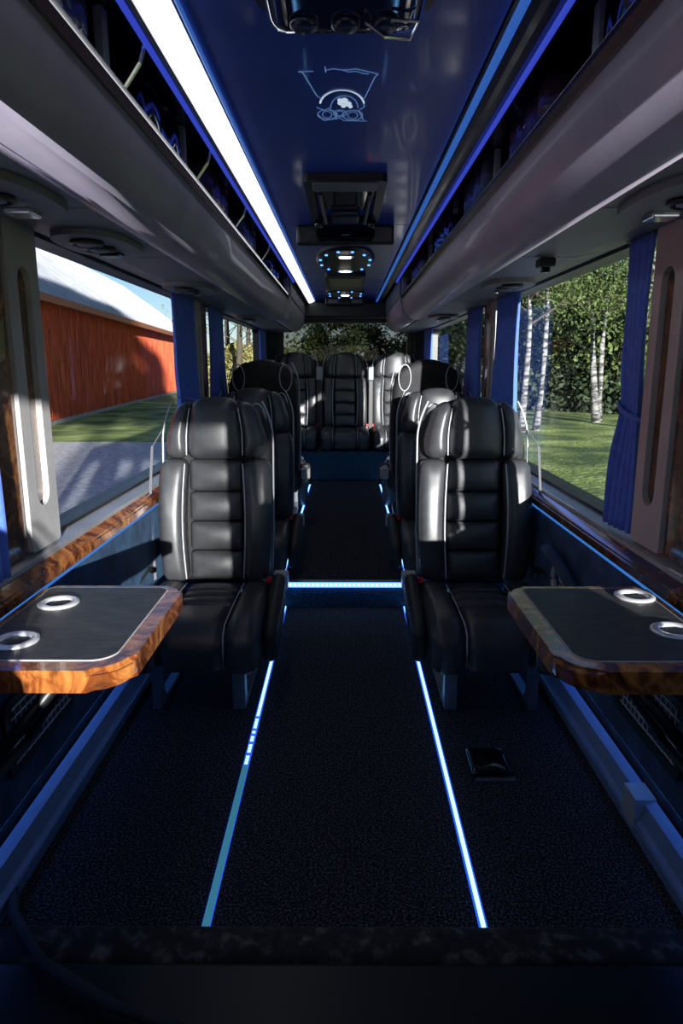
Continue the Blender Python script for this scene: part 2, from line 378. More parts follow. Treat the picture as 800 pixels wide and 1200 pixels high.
# luggage racks
def rack(s):
    side = 'left' if s < 0 else 'right'
    t = thing('luggage_rack', 'long %s overhead luggage rack with rounded lavender-grey front' % side, 'luggage rack')
    nose = [(.440, 1.763), (.438, 1.740)] + bez((.438, 1.735), (.438, 1.602), (.535, 1.590), 12) + [(.56, 1.588)]
    th = [(.56, 1.60), (.54, 1.602)] + [(x + .012, z + .01) for x, z in bez((.438, 1.735), (.438, 1.602), (.535, 1.590), 12)][::-1] + [(.452, 1.763)]
    b = B(); prism(b, [(s * x, z) for x, z in nose + th], -.3, 5.42, nseg=1); o = link('rack_front', b, 'rack', t, smooth=True)
    b = B(); prism(b, [(s * x, z) for x, z in [(.424, 1.772), (.422, 1.758), (.430, 1.742), (.46, 1.742), (.464, 1.774)]], -.3, 5.42); link('lip', b, 'lip', t)['label'] = 'dark red varnished lip'
    b = B(); prism(b, [(s * x, z) for x, z in [(.460, 1.774), (.446, 1.782), (.430, 1.781), (.432, 1.772)]], -.3, 5.42); link('lip_rail', b, 'alu', t)
    b = B(); box(b, *sorted((s * .465, s * .875)), -.3, 5.42, 1.735, 1.75); link('shelf', b, 'rackin', t)
    b = B(); box(b, *sorted((s * .41, s * .875)), -.3, 5.42, 1.955, 1.97); box(b, *sorted((s * .80, s * .875)), -.3, 5.42, 1.752, 1.953); link('lining', b, 'rackin', t)
    # rear short rack
    t2 = thing('luggage_rack', 'short rear %s luggage rack section above the bench' % side, 'luggage rack')
    b = B(); prism(b, [(s * (x - .02), z - .0) for x, z in nose + th], 5.44, 7.3); link('rack_front', b, 'rack', t2, smooth=True)
    b = B(); prism(b, [(s * x, z) for x, z in [(.415, 1.90), (.412, 1.762), (.44, 1.762), (.44, 1.90)]], 5.44, 7.3); link('cover', b, 'soffit', t2)
    b = B(); box(b, *sorted((s * .43, s * .47)), 5.425, 5.44, 1.60, 1.90, .004); link('end_cap', b, 'rack', t2)
    return t
rack(-1); rack(1)
# soffit under the racks
for s in (-1, 1):
    side = 'left' if s < 0 else 'right'
    o = bpy.data.objects.new('trim_3' if s < 0 else 'trim_4', None); COL.objects.link(o)
    tag(o, 'grey soffit panels under the %s luggage rack' % side, None, None, 'structure')
    ys = [-.3, .95, 1.62, 2.32, 3.25, 3.9, 4.9, 5.6, 6.5, 7.5]
    for i in range(len(ys) - 1):
        b = B(); y0, y1 = ys[i] + .004, ys[i + 1] - .004
        prism(b, [(s * x, z) for x, z in [(.565, 1.591), (.74, 1.590), (.86, 1.612), (.878, 1.63), (.878, 1.65), (.565, 1.65)]], y0, y1)
        link('soffit_panel', b, 'soffit', o)
    b = B(); prism(b, [(s * x, z) for x, z in [(.862, 1.600), (.862, 1.615), (.878, 1.63), (.878, 1.600)]], .2, 7.5); link('window_header', b, 'black', o)
# passenger service units
def psu(s, y, label, kind='round'):
    t = thing('overhead_console', label, 'console', (s * .69, y, 1.588))
    b = B()
    plate(b, [(.10 * math.copysign(abs(math.cos(a)) ** .8, math.cos(a)), .20 * math.copysign(abs(math.sin(a)) ** .8, math.sin(a))) for a in [2 * PI * k / 32 for k in range(32)]], -.014, .006)
    link('housing', b, 'soffit', t)
    for yy in (-.10, .0) if kind == 'round' else (-.03,):
        b = B(); lathe(b, [(.042, -.014), (.045, -.022), (.036, -.026), (.030, -.018)], (0, yy, 0), 24); r_ = link('vent_ring', b, 'black', t, smooth=True)
        b = B(); lathe(b, [(.026, -.016), (.026, -.024), (.012, -.028)], (0, yy, 0), 20); link('nozzle', b, 'leg', r_)
    b = B(); box(b, -.03, .03, .07, .13, -.026, -.013, .004); link('reading_lamp', b, 'chrome' if kind != 'round' else 'gloss_black', t)
psu(-1, 1.46, 'grey overhead console with a dark shape at the upper left picture edge', 'lamp')
psu(-1, 2.03, 'overhead console with two round vents above the first left window')
psu(-1, 3.15, 'overhead console beside the blue curtain on the left side')
psu(-1, 5.1, 'rear left overhead console')
psu(1, 1.50, 'oval overhead console with chrome lamp above right curtain', 'lamp')
psu(1, 3.05, 'overhead console above the lit blue curtain on the right side')
psu(1, 5.0, 'rear right overhead console')
t = thing('coat_hook', 'black square coat hook under the right luggage rack', 'hook', (.645, 2.32, 1.588))
b = B(); box(b, -.026, .026, -.03, .03, -.03, -.002, .006); link('hook_body', b, 'black', t)
b = B(); box(b, -.014, .014, -.012, .012, -.046, -.028, .004); link('latch', b, 'gloss_black', t)

# brackets, bags, cables in the racks
LB = {-1: [('nearest', .95), ('second', 1.55), ('third', 2.25), ('fourth', 3.0), ('fifth', 3.9)], 1: [('nearest', 1.0), ('second', 1.53), ('third', 2.48), ('fourth', 3.35), ('fifth', 4.3)]}
for s in (-1, 1):
    sd = 'left' if s < 0 else 'right'
    for nm, y in LB[s]:
        t = thing('rack_bracket', '%s pale metal bracket standing in the %s luggage rack opening' % (nm, sd), 'bracket', (s * .50, y, 1.752), 0, 'rack brackets')
        b = B(); box(b, -.004, .016, -.016, .016, 0, .20, .003); link('upright', b, 'pale', t)
        b = B(); box(b, -.02, .05, -.03, .03, 0, .012, .003); link('foot', b, 'alu', t)
        b = B(); tube(b, [(.02, 0, .02), (.08, 0, .10), (.11, 0, .19)], .006, 8); link('brace', b, 'chrome', t)
    k = 0
    for y, wd, hh, what in ((1.25, .30, .175, 'nearest bag'), (1.92, .38, .16, 'long bag behind the nearest'), (2.68, .40, .18, 'middle bag'), (3.5, .48, .165, 'far bag'), (4.7, .6, .175, 'farthest bag')):
        t = thing('travel_bag', 'dark crumpled %s lying in the %s luggage rack' % (what, sd), 'bag', (s * .565, y, 1.752), 0, 'bags in the racks')
        ph = random.random() * 6
        b = B(); pad(b, .20, wd, hh, .035, 12, (.0, .012, .006), warp=lambda p: Vector((p.x + .008 * math.sin(p.y * 60 + ph), p.y, p.z + .008 * math.sin(p.y * 43 + ph) * (p.z > 0) + .006 * math.sin(p.x * 70)))); bmesh.ops.translate(b, vec=(0, 0, hh / 2), verts=b.verts)
        link('bag_body', b, ('bag_grey', 'gloss_black', 'bag_plum')[(k + (s > 0)) % 3], t, smooth=True)
        b = B(); tube(b, [(-s * .095, -.07 + .14 * i / 8, hh * .45 + .045 * math.sin(PI * i / 8)) for i in range(9)], .006, 8); link('handle', b, 'chrome' if k % 2 else 'leg', t, smooth=True)
        b = B(); tube(b, [(-s * .102, -wd * .4 + wd * .8 * i / 6, hh * .35) for i in range(7)], .003, 6); link('zip', b, 'alu', t)
        k += 1
    pts = []
    t = thing('cable', 'thin dark cable looped along the %s luggage rack lip' % sd, 'cable')
    for i in range(120):
        y = .7 + i * .035; pts.append((s * (.475 + .012 * math.sin(i * .9)), y, 1.79 + .018 * math.sin(i * .55) + .012 * math.sin(i * 1.3)))
    b = B(); tube(b, pts, .0035, 6); link('cable_run', b, 'leg', t, smooth=True)

# ceiling fittings
t = thing('roof_dome', 'glossy dark blue domed roof hatch nearest the camera', 'roof hatch', (0, 1.24, CZ))
ol = rrect(-.165, .165, -.26, .245, [.07, .07, .05, .05], 6)
b = B(); plate(b, ol, -.018, -.001); link('dome_frame', b, 'cove_dark', t)
b = B(); pad(b, .29, .46, .07, .034, 12, (0, 0, 0)); bmesh.ops.translate(b, vec=(0, -.01, -.03), verts=b.verts); link('dome', b, 'glassy_blue', t, smooth=True)
for x in (-.075, 0, .07):
    b = B(); lathe(b, [(.026, -.062), (.026, -.072), (.018, -.078), (.006, -.076)], (x, .15, 0), 20); link('dial', b, 'cove_dark', t, smooth=True)
b = B(); tube(b, [(.035, .13, -.075), (.07, .17, -.08), (.12, .19, -.076), (.13, .13, -.072), (.08, .12, -.074)], .003, 6); link('pull_wire', b, 'chrome', t)
b = B(); tube(b, [(-.168, -.22, -.012), (-.168, .10, -.014), (-.160, .2, -.014), (-.15, .225, -.012)], .003, 6); link('edge_wire', b, 'alu', t)

# reflection-like mark on the ceiling, its glow put into emissive lines: outlined fan shape with domed cluster
t = thing('ceiling_glow_mark', 'pale glowing reflection-like lines on the blue ceiling, fan outline over a domed motif', 'mark', (-.015, 1.75, CZ - .0015))
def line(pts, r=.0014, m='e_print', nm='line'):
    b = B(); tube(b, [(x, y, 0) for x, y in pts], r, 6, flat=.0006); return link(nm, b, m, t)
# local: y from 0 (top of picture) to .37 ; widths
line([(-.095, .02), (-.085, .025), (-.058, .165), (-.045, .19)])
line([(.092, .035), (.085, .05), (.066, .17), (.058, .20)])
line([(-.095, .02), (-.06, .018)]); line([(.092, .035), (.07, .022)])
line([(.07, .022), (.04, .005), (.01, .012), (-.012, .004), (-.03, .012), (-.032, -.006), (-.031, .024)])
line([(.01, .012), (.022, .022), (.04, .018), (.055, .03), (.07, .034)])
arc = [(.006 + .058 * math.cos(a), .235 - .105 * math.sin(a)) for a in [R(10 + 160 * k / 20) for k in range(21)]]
line(arc, 2 * .0013, 'e_glow_line_w', 'dome_arc')
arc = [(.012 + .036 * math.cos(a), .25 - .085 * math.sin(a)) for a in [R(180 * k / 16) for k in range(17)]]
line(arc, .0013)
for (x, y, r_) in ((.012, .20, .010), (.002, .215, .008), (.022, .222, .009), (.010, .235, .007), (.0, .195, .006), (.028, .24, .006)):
    b = B(); lathe(b, [(r_, 0), (r_ * .8, -.0008)], (x, y, 0), 12, 1, 1.9); link('highlight', b, 'e_glow_line_w', t)
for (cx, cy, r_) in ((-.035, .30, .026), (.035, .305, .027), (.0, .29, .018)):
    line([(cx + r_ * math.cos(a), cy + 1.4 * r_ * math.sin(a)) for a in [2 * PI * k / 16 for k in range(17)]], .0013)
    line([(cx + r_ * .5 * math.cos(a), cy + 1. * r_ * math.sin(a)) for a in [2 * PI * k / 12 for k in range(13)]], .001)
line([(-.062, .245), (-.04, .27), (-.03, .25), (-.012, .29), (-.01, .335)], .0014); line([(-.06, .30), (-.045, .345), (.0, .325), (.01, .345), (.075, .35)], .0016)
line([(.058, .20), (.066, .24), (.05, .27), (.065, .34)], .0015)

# roof vent
t = thing('roof_vent', 'roof vent with grey frame and dark slanted flap between the emblem and black bar', 'roof vent', (0, 3.0, CZ))
b = B(); loft_frame(b, rrect(-.150, .150, -.38, .36, .02), rrect(-.118, .118, -.27, .33, .02), lambda x, y, z: (x, y, z), -.030, -.001); link('vent_frame', b, 'black', t)
b = B(); box(b, -.12, .12, -.365, -.25, -.036, -.026, .004); link('deflector', b, 'soffit', t)
b = B(); box(b, -.1, .1, -.22, .1, -.024, -.012, .004); link('flap', b, 'gloss_black', t)
b = B(); tube(b, [(-.095, -.2, -.03), (-.085, .25, -.05)], .008, 8); tube(b, [(.095, -.2, -.03), (.085, .25, -.05)], .008, 8); link('hinge_arm', b, 'black', t)
for x in (-.12, .12):
    b = B(); lathe(b, [(.018, -.03), (.018, -.055), (.01, -.06)], (x, .3, 0), 16); link('knob', b, 'gloss_black', t, smooth=True)
b = B(); box(b, -.06, .06, .12, .26, -.05, -.02, .01); link('vent_motor', b, 'cove_dark', t)
t = thing('ceiling_monitor', 'wide black bar-shaped monitor housing hanging from the ceiling', 'monitor', (0, 3.56, CZ))
b = B(); box(b, -.238, .238, -.02, .03, -.092, -.001, .008); link('housing', b, 'black', t)
b = B(); box(b, -.225, .225, -.023, -.019, -.08, -.012, .001); link('screen', b, 'gloss_black', t)
b = B(); box(b, -.02, .02, -.0245, -.0225, -.052, -.046, .0005); link('badge', b, 'leg', t)
def fixture(y, label, rx, ry, downs, nsp, dz=.03):
    t = thing('ceiling_lamp', label, 'ceiling lamp', (0, y, CZ))
    b = B(); lathe(b, [(1, -.001), (1, -.5 * dz), (.93, -dz), (.5, -dz)], (0, 0, 0), 40, rx, ry); link('housing', b, 'black', t, smooth=False)
    for yy in downs:
        b = B(); lathe(b, [(.052, -dz), (.052, -dz - .006), (.042, -dz - .009)], (0, yy, 0), 24); dr = link('lamp_ring', b, 'chrome', t)
        b = B(); lathe(b, [(.038, -dz - .0095), (.036, -dz - .012)], (0, yy, 0), 20); link('lens', b, 'e_down', dr)
    for k in range(nsp):
        a = 2 * PI * (k + .5) / nsp
        b = B(); lathe(b, [(.009, -dz), (.008, -dz - .006)], (.86 * rx * math.cos(a), .86 * ry * math.sin(a), 0), 10); link('blue_spot', b, 'e_spot', t)
    return t
fixture(4.58, 'oval black ceiling lamp with two bright downlights and blue spots', .185, .50, (-.26, .36), 12)
t = thing('ceiling_panel_box', 'dark rectangular panel on the ceiling behind the oval lamp', 'ceiling panel', (0, 5.75, CZ))
b = B(); plate(b, rrect(-.15, .15, -.5, .45, .03), -.035, -.001); link('cover', b, 'black', t)
b = B(); plate(b, rrect(-.12, .12, -.42, .36, .03), -.04, -.034); link('raised_centre', b, 'cove_dark', t)
fixture(6.62, 'rear black ceiling lamp with a single bright downlight', .18, .34, (-.02,), 8)
t = thing('rear_console', 'low dark console with two recesses across the rear ceiling', 'console', (.0, 7.25, CZ))
b = B(); box(b, -.20, .20, -.06, .1, -.07, -.001, .008); link('console_body', b, 'black', t)
for x in (-.12, .12):
    b = B(); box(b, x - .05, x + .05, -.066, -.059, -.055, -.02, .002); link('recess_plate', b, 'leg', t)
b = B(); box(b, -.84, .84, 7.38, 7.60, 1.735, 1.90, .02); tag(link('trim_5', b, 'black'), 'black header beam above the rear window', None, None, 'structure')

# ------------------------------------------------------------------ seats
def make_seat(A, label):
    """origin on the lower floor under the backrest; faces -y; A = side of the aisle in local x"""
    t = thing('coach_seat', label, 'seat', (0, 0, 0), 0, 'black leather coach seats')
    tilt = .13
    def lean(p, z0=.34):   # lean backwards with height
        return Vector((p.x, p.y + (p.z - z0) * tilt, p.z))
    # ---- backrest shell
    def shellw(p):
        z = p.z + .72
        k = 1 - .14 * max(0, (z - .9) / .22) ** 2 - .05 * max(0, (.55 - z) / .25)
        z -= .055 * (p.x / .2) ** 2 * max(0, min(1, (z - .85) / .2))
        return lean(Vector((p.x * k, p.y + .095, z)))
    b = B(); pad(b, .465, .10, .79, .045, 14, (0, 0, 0), shellw); back = link('backrest', b, 'shell', t, smooth=True)
    # back face trim: two piped loops seen from behind
    for s in (-1, 1):
        pts = [(s * (.155 + .04 * math.cos(a)), .148, 1.0 + .085 * math.sin(a)) for a in [2 * PI * k / 20 for k in range(20)]]
        b = B(); tube(b, [lean(Vector(p)) for p in pts], .004, 6, closed=True); link('back_loop', b, 'piping', back, smooth=True)
    # centre panels
    zs = [.355, .475, .60, .725, .862]
    for i in range(4):
        h = zs[i + 1] - zs[i] - .004; zc = (zs[i] + zs[i + 1]) / 2
        b = B(); pad(b, .222, .07, h, .016, 10, (.016, 0, 0), lambda p: lean(Vector((p.x, p.y + .03, p.z + zc)))); link('back_panel', b, 'leather', back, smooth=True)
    # side bolsters
    for s in (-1, 1):
        def bw(p, s=s):
            z = p.z + .605; u = (z - .35) / .52
            x = s * (.172 + .012 * math.sin(PI * min(1, max(0, u)))) + p.x * (1 - .10 * (1 - u) ** 2)
            y = p.y + .012 - .020 * math.sin(PI * min(1, max(0, u))) + .003 * math.sin(z * 95) * (1 if z > .68 else .2)
            return lean(Vector((x, y, z)))
        b = B(); pad(b, .116, .11, .515, .038, 12, (.012, 0, .0), bw); link('side_bolster', b, 'leather', back, smooth=True)
        pts = []
        for k in range(15):
            z = .37 + .48 * k / 14; u = (z - .35) / .52; bx = s * (.172 + .012 * math.sin(PI * u))
            pts.append(lean(Vector((bx - s * .053, -.052 - .02 * math.sin(PI * u) * .8 , z))))
        b = B(); tube(b, pts, .0032, 6); link('seam_piping', b, 'piping', back, smooth=True)
        pts = []
        for k in range(24):
            z = .36 + .74 * k / 23; kk = 1 - .22 * max(0, (z - .93) / .18) ** 2 - .04 * max(0, (.55 - z) / .25)
            pts.append(lean(Vector((s * .237 * kk, .052, z))))
        b = B(); tube(b, pts, .0042, 6); link('edge_piping', b, 'piping', back, smooth=True)
    # headrest: three pads
    def hw(cx):
        def f(p):
            z = p.z + .992; u = max(0, (z - .94) / .18)
            x = cx + p.x; x *= (1 - .20 * u * u)
            zz = z - .058 * (x / .2) ** 2 * max(0, min(1, (z - .93) / .12))
            return lean(Vector((x, p.y + .018 + .9 * abs(x) ** 2 - .008, zz)))
        return f
    hr = None
    for cx, wd in ((0, .235), (-.163, .095), (.163, .095)):
        b = B(); pad(b, wd, .135, .255, .045 if cx == 0 else .04, 12, (.012, 0, 0), hw(cx))
        if hr is None: hr = link('headrest', b, 'leather', t, smooth=True)
        else: link('headrest_wing', b, 'leather', hr, smooth=True)
    for s in (-1, 1):
        pts = [hw(0)(Vector((s * .117, -.055, z))) for z in [-.11 + .21 * k / 10 for k in range(11)]]
        b = B(); tube(b, pts, .003, 6); link('headrest_piping', b, 'piping', hr, smooth=True)
    # ---- cushion
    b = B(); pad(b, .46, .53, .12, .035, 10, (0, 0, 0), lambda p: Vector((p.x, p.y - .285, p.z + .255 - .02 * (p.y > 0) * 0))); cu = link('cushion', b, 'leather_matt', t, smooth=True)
    ys = [-.02, -.115, -.20, -.275, -.565]
    for i in range(4):
        d = ys[i] - ys[i + 1] - .003; yc = (ys[i] + ys[i + 1]) / 2; big = i == 3
        def cw(p, yc=yc, big=big):
            y = p.y + yc; z = p.z + .300
            if big: z -= .045 * max(0, (-y - .46) / .1) ** 2
            return Vector((p.x * (1 + .06 * (-y)), y, z))
        b = B(); pad(b, .225, d, .085 if not big else .13, .02 if not big else .035, 10, (.0, .012, 0), (lambda p: cw(p)) if not big else (lambda p: cw(Vector((p.x, p.y, p.z - .022))))); link('cushion_panel', b, 'leather', cu, smooth=True)
    for s in (-1, 1):
        def cbw(p, s=s):
            y = p.y - .295; z = p.z + .278
            x = s * (.180 + .0 * y) + p.x
            z -= .035 * max(0, (-y - .44) / .13) ** 2
            return Vector((x, y, z + .006 * math.sin(PI * max(0, min(1, -y / .57)))))
        b = B(); pad(b, .122, .555, .165, .045, 12, (.004, .010, .0), cbw); link('cushion_bolster', b, 'leather', cu, smooth=True)
        pts = [(s * .121, -.05 - .52 * k / 12, .350 + .008 * math.sin(PI * k / 12) - (.02 if k == 12 else 0)) for k in range(13)] + [(s * .122, -.585, .27), (s * .122, -.583, .21)]
        b = B(); tube(b, pts, .003, 6); link('cushion_piping', b, 'piping', cu, smooth=True)
    # ---- base pan and legs
    b = B(); box(b, -.2, .2, -.5, -.05, .182, .198, .004); link('base_pan', b, 'black', t)
    for x, wd in ((A * .155, .046), (-A * .150, .034)):
        b = B()
        # side plate: slim front upright with a foot, curved back edge, origin at its top
        outl = [(-.035, 0), (-.035, -.185), (.30, -.185), (.30, -.175), (.04, -.165), (.015, -.13), (.010, -.05), (.03, -.01), (.03, 0)]
        a_ = [b.verts.new((-wd / 2, y, z)) for y, z in outl]; c_ = [b.verts.new((wd / 2, y, z)) for y, z in outl]; n = len(a_)
        for k in range(n): b.faces.new((a_[k], a_[(k + 1) % n], c_[(k + 1) % n], c_[k]))
        b.faces.new(a_); b.faces.new(c_[::-1])
        link('leg', b, 'leg', t, (x, -.44, .186))
    # ---- armrest on the aisle side, folded down
    def aw(p):
        y = p.y - .245; z = p.z + .285 + .25 * (y + .245)
        return Vector((A * .268 + p.x * (1 + .12 * math.sin((y + .45) * 7)), y, z))
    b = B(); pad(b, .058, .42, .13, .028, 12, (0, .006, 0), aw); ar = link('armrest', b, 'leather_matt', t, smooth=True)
    b = B(); lathe(b, [(.024, -.018), (.026, 0), (.024, .018)], (0, 0, 0), 20); h = link('armrest_hinge', b, 'alu', ar, (A * .262, -.02, .36), (0, PI / 2, 0))
    b = B(); box(b, *sorted((A * .236, A * .30)), .0, .07, .30, .375, .008); link('hinge_cover', b, 'alu', t)
    # buckle
    b = B(); box(b, A * .232 - .013, A * .232 + .013, -.075, -.045, .33, .385, .004); bk = link('belt_buckle', b, 'gloss_black', t)
    b = B(); box(b, A * .232 - .011, A * .232 + .011, -.079, -.072, .362, .388, .002); link('release_button', b, 'red', bk)['label'] = 'red release button'
    # belt on the window side
    pts = [(-A * .235, .12, .98), (-A * .262, .06, .92), (-A * .268, .02, .75), (-A * .266, -.0, .55), (-A * .258, -.02, .36)]
    b = B(); tube(b, pts, .003, 8, flat=.0015)
    tube(b, [(x + -A * .0, y - .02, z) for x, y, z in pts[1:]], .003, 8, flat=.0015); link('seat_belt', b, 'belt', t)['label'] = 'grey seat belt hanging at the window side'
    # window-side armrest: small curved
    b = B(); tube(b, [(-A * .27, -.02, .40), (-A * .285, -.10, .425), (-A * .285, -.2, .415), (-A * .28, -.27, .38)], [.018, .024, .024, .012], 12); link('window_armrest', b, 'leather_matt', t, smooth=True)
    return t
SX = .546
sl_ = make_seat(1, 'front left black leather seat facing the camera behind the left table'); sl_.location = (-SX, 2.80, 0)
sr_ = make_seat(-1, 'front right black leather seat facing the camera behind the right table'); sr_.location = (SX, 2.80, 0)
def place(src, loc, rz, label, legscale=None, dz=0):
    c = copy_tree(src); c.location = loc; c.rotation_euler = (0, 0, rz); c['label'] = label
    if legscale:
        for ch in c.children:
            if ch.name.startswith('leg'): ch.scale = (1, 1, legscale)
    return c
place(sl_, (-SX, 3.98, 0), 0, 'second left black leather seat, its headrest just behind the front left seat', .28)
place(sr_, (SX, 3.98, 0), 0, 'second right black leather seat, its headrest just behind the front right seat', .28)
place(sr_, (-SX, 4.80, .17), PI, 'left rear-facing black seat seen from its back, taller behind two headrests', 1.15)
place(sl_, (SX, 4.80, .17), PI, 'right rear-facing black seat seen from its back, taller behind two headrests', 1.15)
place(sr_, (-SX, .20, 0), PI, 'unseen rear-facing black seat added by the left table to shade the cabin')  # unseen seats added beside the camera to block low sun
place(sl_, (SX, .20, 0), PI, 'unseen rear-facing black seat added by the right table to shade the cabin')
for x, nm, src in ((-.52, 'left', sl_), (0, 'middle', sl_), (.52, 'right', sr_)):
    c = place(src, (x, 7.22, .265), 0, '%s black leather seat of the rear row under the rear window' % nm)
    for ch in list(c.children):
        if ch.name.split('.')[0] in ('leg', 'armrest', 'window_armrest', 'seat_belt', 'hinge_cover') :
            for g in list(ch.children): bpy.data.objects.remove(g)
            bpy.data.objects.remove(ch)
for x in (-.265, .265):
    t = thing('belt_post', 'upright black belt post %s of the middle rear seat' % ('left' if x < 0 else 'right'), 'belt post', (x, 7.17, .44))
    b = B(); box(b, -.026, .026, -.03, .05, 0, .66, .008); link('post', b, 'black', t)
    b = B(); box(b, -.03, .03, -.04, .055, .655, .80, .012); link('belt_guide', b, 'leg', t)
b = B(); box(b, -.84, .84, 7.42, 7.61, .43, 1.255, .03); tag(link('trim_6', b, 'shell'), 'dark padded rear shelf behind the bench headrests', None, None, 'structure')
t_l = [('left', -1), ('right', 1)]
for nm, s in t_l:   # pale armrest units by the raised aisle
    t = thing('side_console', 'pale grey seat-side console in the %s of the raised aisle' % nm, 'console', (s * .36, 5.55, FZ))
    b = B(); pad(b, .10, .30, .30, .04, 8); bmesh.ops.translate(b, vec=(0, 0, .152), verts=b.verts); link('console_body', b, 'leg', t, smooth=True)
    b = B(); pad(b, .07, .22, .05, .022, 8, (0, .01, 0)); bmesh.ops.translate(b, vec=(0, 0, .325), verts=b.verts); link('console_top', b, 'pale', t, smooth=True)
    b = B(); lathe(b, [(.028, 0), (.03, .03), (.02, .055), (.008, .06)], (0, -.06, .345), 16); link('cap', b, 'chrome', t, smooth=True)

# ------------------------------------------------------------------ floor LED strips
def led(s, y0, y1, z, label, x=.315, mode='bright'):
    t = thing('led_strip', label, 'light strip', (s * x, 0, z))
    b = B(); box(b, -.010, .010, y0, y1, .0005, .005, .001); link('profile', b, 'e_profile', t)
    if mode == 'bright':
        b = B(); box(b, -.005, .005, y0 + .005, y1 - .005, .0052, .0075); link('lit_tape', b, 'e_cyan', t)
    elif mode == 'half':
        b = B(); box(b, -.0085, .0085, y0 + .005, 1.95, .0052, .0075); link('dim_tape', b, 'e_teal', t)['label'] = 'dim teal unlit length of the strip'
        b = B(); box(b, -.005, .005, 2.32, y1 - .005, .0052, .0075); link('lit_tape', b, 'e_cyan', t)
        y = 1.96
        while y < 2.31:
            if random.random() < .72: 
                b = B(); box(b, -.005, .005, y, y + .010, .0052, .0078); link('diode', b, 'e_cyan', t)
            y += .017
    return t
led(-1, 1.305, YS - .02, .0, 'left floor light strip on the lower carpet, near half dim teal', mode='half')
led(1, 1.305, YS - .02, .0, 'right floor light strip on the lower carpet, bright ice blue')
led(-1, YS + .02, 6.68, FZ, 'left floor light strip on the raised rear aisle', .335)
led(1, YS + .02, 6.68, FZ, 'right floor light strip on the raised rear aisle', .335)
t = thing('led_strip', 'horizontal row of white diodes along the step edge', 'light strip', (0, YS, FZ))
b = B(); box(b, -.33, .33, -.028, .02, .001, .009, .002); link('profile', b, 'alu', t)
b = B(); box(b, -.32, .32, -.031, -.0285, -.016, .010); link('glow_tape', b, 'e_step', t)
n = 27
for k in range(n):
    x = -.31 + .62 * k / (n - 1); b = B(); box(b, x - .0045, x + .0045, -.0335, -.031, -.006, .003); link('diode', b, 'e_cyan_w', t)
for s in (-1, 1):
    b = B(); box(b, *sorted((s * .335, s * .42)), -.03, .02, .001, .035, .004); link('step_corner', b, 'alu', t)

# floor duct along each wall
for s in (-1, 1):
    t = thing('floor_duct', 'blue-grey metal duct running along the %s foot of the wall' % ('left' if s < 0 else 'right'), 'duct')
    b = B(); prism(b, [(s * x, z) for x, z in [(.785, .001), (.775, .045), (.79, .06), (.80, .105), (.828, .115), (.828, .001)]], .4, YS - .03); link('duct_body', b, 'duct', t)
    b = B(); tube(b, [(s * .777, .4, .05), (s * .777, YS - .03, .05)], .003, 6); link('duct_rib', b, 'leg', t)
    if s > 0:
        b = B(); box(b, .774, .832, 1.62, 1.70, .03, .118, .002); link('duct_joint', b, 'pale', t)
for s in (-1, 1):  # blue light added out of sight to brighten the ducts
    t = thing('led_strip', 'added unseen blue light under the %s wall panel shining on the duct' % ('left' if s < 0 else 'right'), 'light strip', (s * .822, 0, .172))
    b = B(); box(b, -.006, .006, .4, YS - .05, 0, .006); link('lit_tape', b, 'e_duct_fill', t)
# black plate on the floor
t = thing('floor_socket', 'small black plastic cover plate on the carpet, right of the light strip', 'cover plate', (.455, 1.96, 0))
b = B(); pad(b, .125, .14, .028, .012, 8, (0, .006, 0), lambda p: Vector((p.x, p.y, p.z + .014 - .05 * max(0, -p.y - .03) * 0))); link('plate_body', b, 'gloss_black', t, smooth=True)
b = B(); tube(b, [(-.055, -.05 + .1 * k / 5, .026 + .008 * math.sin(PI * k / 5)) for k in range(6)], .004, 6); link('plate_rim', b, 'black', t)
b = B(); box(b, -.05, .07, -.085, -.066, .001, .007, .002); link('plate_lip', b, 'leg', t)
# curved dark pipe low left
t = thing('curved_hose', 'curved dark hose at the lower left corner of the picture', 'hose')
b = B(); tube(b, [(-.80, 1.42, .03), (-.74, 1.30, .05), (-.62, 1.17, .055), (-.45, 1.08, .05), (-.3, 1.03, .05)], .012, 12); link('hose_run', b, 'panel_grey', t, smooth=True)

